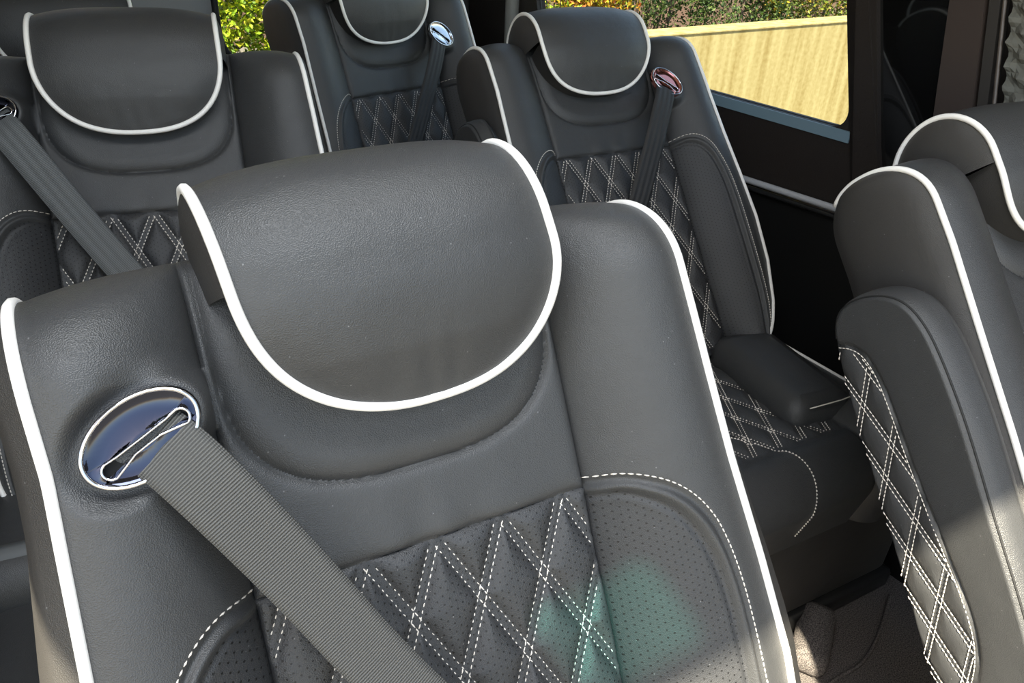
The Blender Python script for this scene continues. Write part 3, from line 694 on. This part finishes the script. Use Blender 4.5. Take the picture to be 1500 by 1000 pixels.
belt(sa[0], sa[1], sa[2], [(-.203, .148, .046), (-.192, .135, .056), (-.175, .11, .067), (-.128, .024, .052), (-.077, -.080, .042), (.005, -.21, .045), (.13, -.37, .06), (.24, -.47, .06)], .047, M['web'],
     'charcoal ribbed seat belt crossing the nearest seat from its left shoulder', -1.71, .199, .4113)
belt(sb_[0], sb_[1], sb_[2], [(-.203, .148, .046), (-.192, .135, .056), (-.175, .11, .067), (-.12, .010, .052), (-.05, -.11, .045), (.05, -.26, .05), (.2, -.46, .06)], .047, M['webg'],
     'grey striped seat belt on the upper left seat behind the nearest one', -10.0, .099, 1.2605)
belt(sc_[0], sc_[1], sc_[2], [(.148, .124, .046), (.136, .108, .058), (.11, .06, .060), (.04, -.06, .045), (-.04, -.18, .04), (-.18, -.42, .06)], .045, M['webk'],
     'black seat belt hanging from the silver guide of the farthest seat', 14.2, .77, 1.9037)
belt(sd_[0], sd_[1], sd_[2], [(.148, .124, .046), (.137, .105, .060), (.11, .06, .062), (.04, -.06, .050), (-.04, -.18, .045), (-.18, -.42, .06)], .045, M['webk'],
     'black seat belt on the middle row seat by the right window', -2.0, .991, 1.2491)

# lowered armrests
def local_box(name, root, c, sz, bev, m, rz=0):
    V, F = box((0, 0, 0), sz, bev, Matrix.Rotation(rz, 4, 'Z')); return mesh_obj(name, V+np.array(c), F, m, root)
ar = local_box('lowered_armrest', sd_[0], (.160, -.43, FZ-.827), (.155, .285, .095), .035, M['leather'], -.12)
V, F = tube([(.10, -.563, FZ-.79), (.17, -.573, FZ-.784), (.235, -.565, FZ-.79), (.250, -.560, FZ-.86)], .0012, 6); mesh_obj('end_stitching', V, F, M['thread'], ar)
ab = local_box('lowered_armrest', sb_[0], (-.225, -.27, FZ-.83), (.13, .30, .11), .035, M['leather'], .05)
V, F = box((0, 0, 0), (.142, .036, .122), .036, Matrix.Rotation(.05, 4, 'Z')); mesh_obj('strap', V+np.array((-.222, -.375, FZ-.83)), F, M['webg'], ab)
# ================================================================= outside
conc = mat('board_marked_concrete', (.6, .5, .3), .9, spec=.2)
tc = N(conc, 'ShaderNodeTexCoord'); mp = N(conc, 'ShaderNodeMapping'); mp.inputs['Scale'].default_value = (7, 7, .35); lk(conc, tc.outputs['Object'], mp.inputs['Vector'])
n1 = N(conc, 'ShaderNodeTexNoise'); n1.inputs['Scale'].default_value = 1.6; n1.inputs['Detail'].default_value = 6; lk(conc, mp.outputs[0], n1.inputs['Vector'])
n2 = N(conc, 'ShaderNodeTexNoise'); n2.inputs['Scale'].default_value = 28; n2.inputs['Detail'].default_value = 5; lk(conc, tc.outputs['Object'], n2.inputs['Vector'])
mm = math_(conc, 'ADD', math_(conc, 'MULTIPLY', n1.outputs['Fac'], .7), math_(conc, 'MULTIPLY', n2.outputs['Fac'], .3))
cr = N(conc, 'ShaderNodeValToRGB'); cr.color_ramp.elements[0].position = .36; cr.color_ramp.elements[1].position = .60
cr.color_ramp.elements[0].color = (.175, .130, .046, 1); cr.color_ramp.elements[1].color = (.27, .228, .108, 1)
lk(conc, mm, cr.inputs[0]); lk(conc, cr.outputs[0], conc.node_tree.nodes['Principled BSDF'].inputs['Base Color'])
GZ = -.55
V = []; F = []
xs = np.linspace(-4, 14, 10)
for x in xs:
    zt = .428+(x-4.48)*.0195
    V += [(x, 5.0, GZ), (x, 5.0, zt-.012), (x, 4.99, zt-.010), (x, 4.99, zt), (x, 5.26, zt), (x, 5.26, GZ)]
for i in range(9):
    for k in range(5): F.append((i*6+k, (i+1)*6+k, (i+1)*6+k+1, i*6+k+1))
struct('wall_outside', np.array(V), F, conc)
asph = mat('pale_paving', (.095, .085, .07), .9)
V, F = box((3, 3, GZ-.05), (60, 60, .1)); struct('ground', V, F, asph)
brick = mat('pinkish_plaster', (.11, .065, .045), .9)
V, F = box((4, 11, 2), (30, .3, 5.2)); struct('wall_facade', V, F, brick)

def leafmat(name, cols):
    m = mat(name, cols[0], .5, spec=.3); oi = N(m, 'ShaderNodeTexCoord'); wn = N(m, 'ShaderNodeAttribute'); wn.attribute_name = 'tone'
    cr = N(m, 'ShaderNodeValToRGB'); cr.color_ramp.interpolation = 'CONSTANT'
    while len(cr.color_ramp.elements) < len(cols): cr.color_ramp.elements.new(.5)
    for i, c in enumerate(cols): cr.color_ramp.elements[i].position = i/len(cols); cr.color_ramp.elements[i].color = (*[q*.55 for q in c], 1)
    lk(m, wn.outputs['Fac'], cr.inputs[0]); b = m.node_tree.nodes['Principled BSDF']; lk(m, cr.outputs[0], b.inputs['Base Color'])
    tr = N(m, 'ShaderNodeBsdfTranslucent'); lk(m, cr.outputs[0], tr.inputs[0]); mx = N(m, 'ShaderNodeMixShader'); mx.inputs[0].default_value = .35
    out = m.node_tree.nodes['Material Output']; lk(m, b.outputs[0], mx.inputs[1]); lk(m, tr.outputs[0], mx.inputs[2]); lk(m, mx.outputs[0], out.inputs[0]); return m
LIME = leafmat('lime_leaves', [(.42, .52, .02), (.30, .46, .02), (.55, .62, .03), (.16, .30, .02), (.62, .60, .05)])
ORNG = leafmat('autumn_leaves', [(.55, .55, .03), (.70, .34, .04), (.35, .45, .03), (.75, .50, .05), (.62, .20, .05)])
DARK = leafmat('dark_green_leaves', [(.06, .11, .03), (.10, .17, .04), (.04, .07, .02), (.16, .22, .05)])
FLOW = leafmat('green_leaves_yellow_blooms', [(.10, .17, .02), (.20, .26, .03), (.62, .45, .04), (.30, .34, .03), (.08, .12, .02)])
bark = mat('bark', (.10, .07, .05), .9)
def bush(cx, cy, rx, ry, z0, z1, n, size, m, label, group, stems=5):
    r = empty('bush', (cx, cy, GZ), 0, label, 'bush', group)
    rg = np.random.default_rng(int(cx*100)+n)
    # leaves on clustered shells, so the crown has lumps and dark gaps
    K = 90; cl = rg.normal(size=(K, 3)); cl /= np.linalg.norm(cl, axis=1)[:, None]; cl *= rg.uniform(.45, 1.0, (K, 1)); rad = rg.uniform(.14, .30, K)
    idx = rg.integers(0, K, n); dr = rg.normal(size=(n, 3)); dr /= np.linalg.norm(dr, axis=1)[:, None]
    p = cl[idx]+dr*rad[idx][:, None]*rg.uniform(.8, 1.05, (n, 1))
    zc, hz = (z0+z1)/2-GZ, (z1-z0)/2; p = p*np.array([rx, ry, hz])+np.array([0, 0, zc])
    nn = dr+rg.normal(size=(n, 3))*.7; nn /= np.linalg.norm(nn, axis=1)[:, None]
    a = np.cross(nn, rg.normal(size=(n, 3))); a /= np.linalg.norm(a, axis=1)[:, None]; b = np.cross(nn, a); s = size*rg.uniform(.6, 1.25, (n, 1))
    V = np.stack([p-a*s*.5, p+b*s*.26+nn*s*.06, p+a*s*.5-nn*s*.08, p-b*s*.26+nn*s*.06], 1).reshape(-1, 3)
    o = tag(mesh_obj('foliage', V, np.arange(4*n).reshape(-1, 4), m, r, smooth=False), kind='stuff')
    at = o.data.attributes.new('tone', 'FLOAT', 'FACE'); at.data.foreach_set('value', np.clip(rg.uniform(0, 1, n), 0, .999).astype(np.float32))
    for k in range(stems):
        x, y = rg.uniform(-.4, .4, 2)*[rx, ry]; t = [(x*.3, y*.3, 0), (x*.8, y*.7, zc*.5), (x+rg.uniform(-.1, .1), y, zc), (x*1.4, y, zc+hz*.6)]
        V, F = tube(smooth_poly(t), .014, 5); mesh_obj('stem', V, F, bark, r)
bush(1.2, 7.4, 3.6, .55, -.9, 2.8, 26000, .075, DARK, 'tall dark green hedge farther back behind the lime green bushes', None, 3)
G = 'garden bushes behind the concrete wall'
bush(.75, 5.85, .85, .36, -.75, 2.1, 16000, .055, LIME, 'bright lime green sunlit bush seen through the rear window', G)
bush(-.55, 5.8, .7, .4, -.75, 2.1, 4000, .062, LIME, 'lime green bush at far left outside the rear window above the left headrest', G)
bush(1.95, 5.9, .8, .36, -.75, 2.1, 4500, .062, LIME, 'lime green bush outside, hidden mostly behind the farthest seat', G)
bush(3.25, 5.85, .72, .36, -.75, 2.1, 15000, .05, LIME, 'yellow green bush behind the headrest of the middle row seat', G)
bush(4.15, 5.85, .50, .36, -.75, 1.9, 10000, .05, ORNG, 'orange and yellow autumn bush beside the right headrest, above the concrete wall', G)
bush(5.15, 6.3, .95, .5, -.75, 2.1, 13000, .045, DARK, 'dark green shrub with thin leaves and gaps in the middle of the right window', G, 9)
bush(6.1, 5.9, .75, .36, -.75, 1.9, 16000, .04, DARK, 'dark green clipped shrub just left of the yellow flowering one', G, 5)
bush(7.2, 5.9, .85, .45, -.75, 1.9, 18000, .042, FLOW, 'green shrub dotted with yellow blooms at the right end of the window', G)

# carpeted foot cover standing on the floor behind the right-hand seat
V, F = box((0, 0, .03), (.17, .075, .06), .022); fc = mesh_obj('floor_cover', V, F, carpet)
fc.location = (1.125, .555, 0); fc.rotation_euler = (0, 0, math.radians(32)); tag(fc, 'small rounded carpeted block on the floor in the sun patch between the seats', 'floor cover')
V, F = tube(smooth_poly([(1.02, .47, .004), (1.12, .475, .004), (1.19, .47, .004), (1.28, .50, .004), (1.40, .56, .004)]), .004, 6); sm_ = struct('trim_12', V, F, carpet, True)
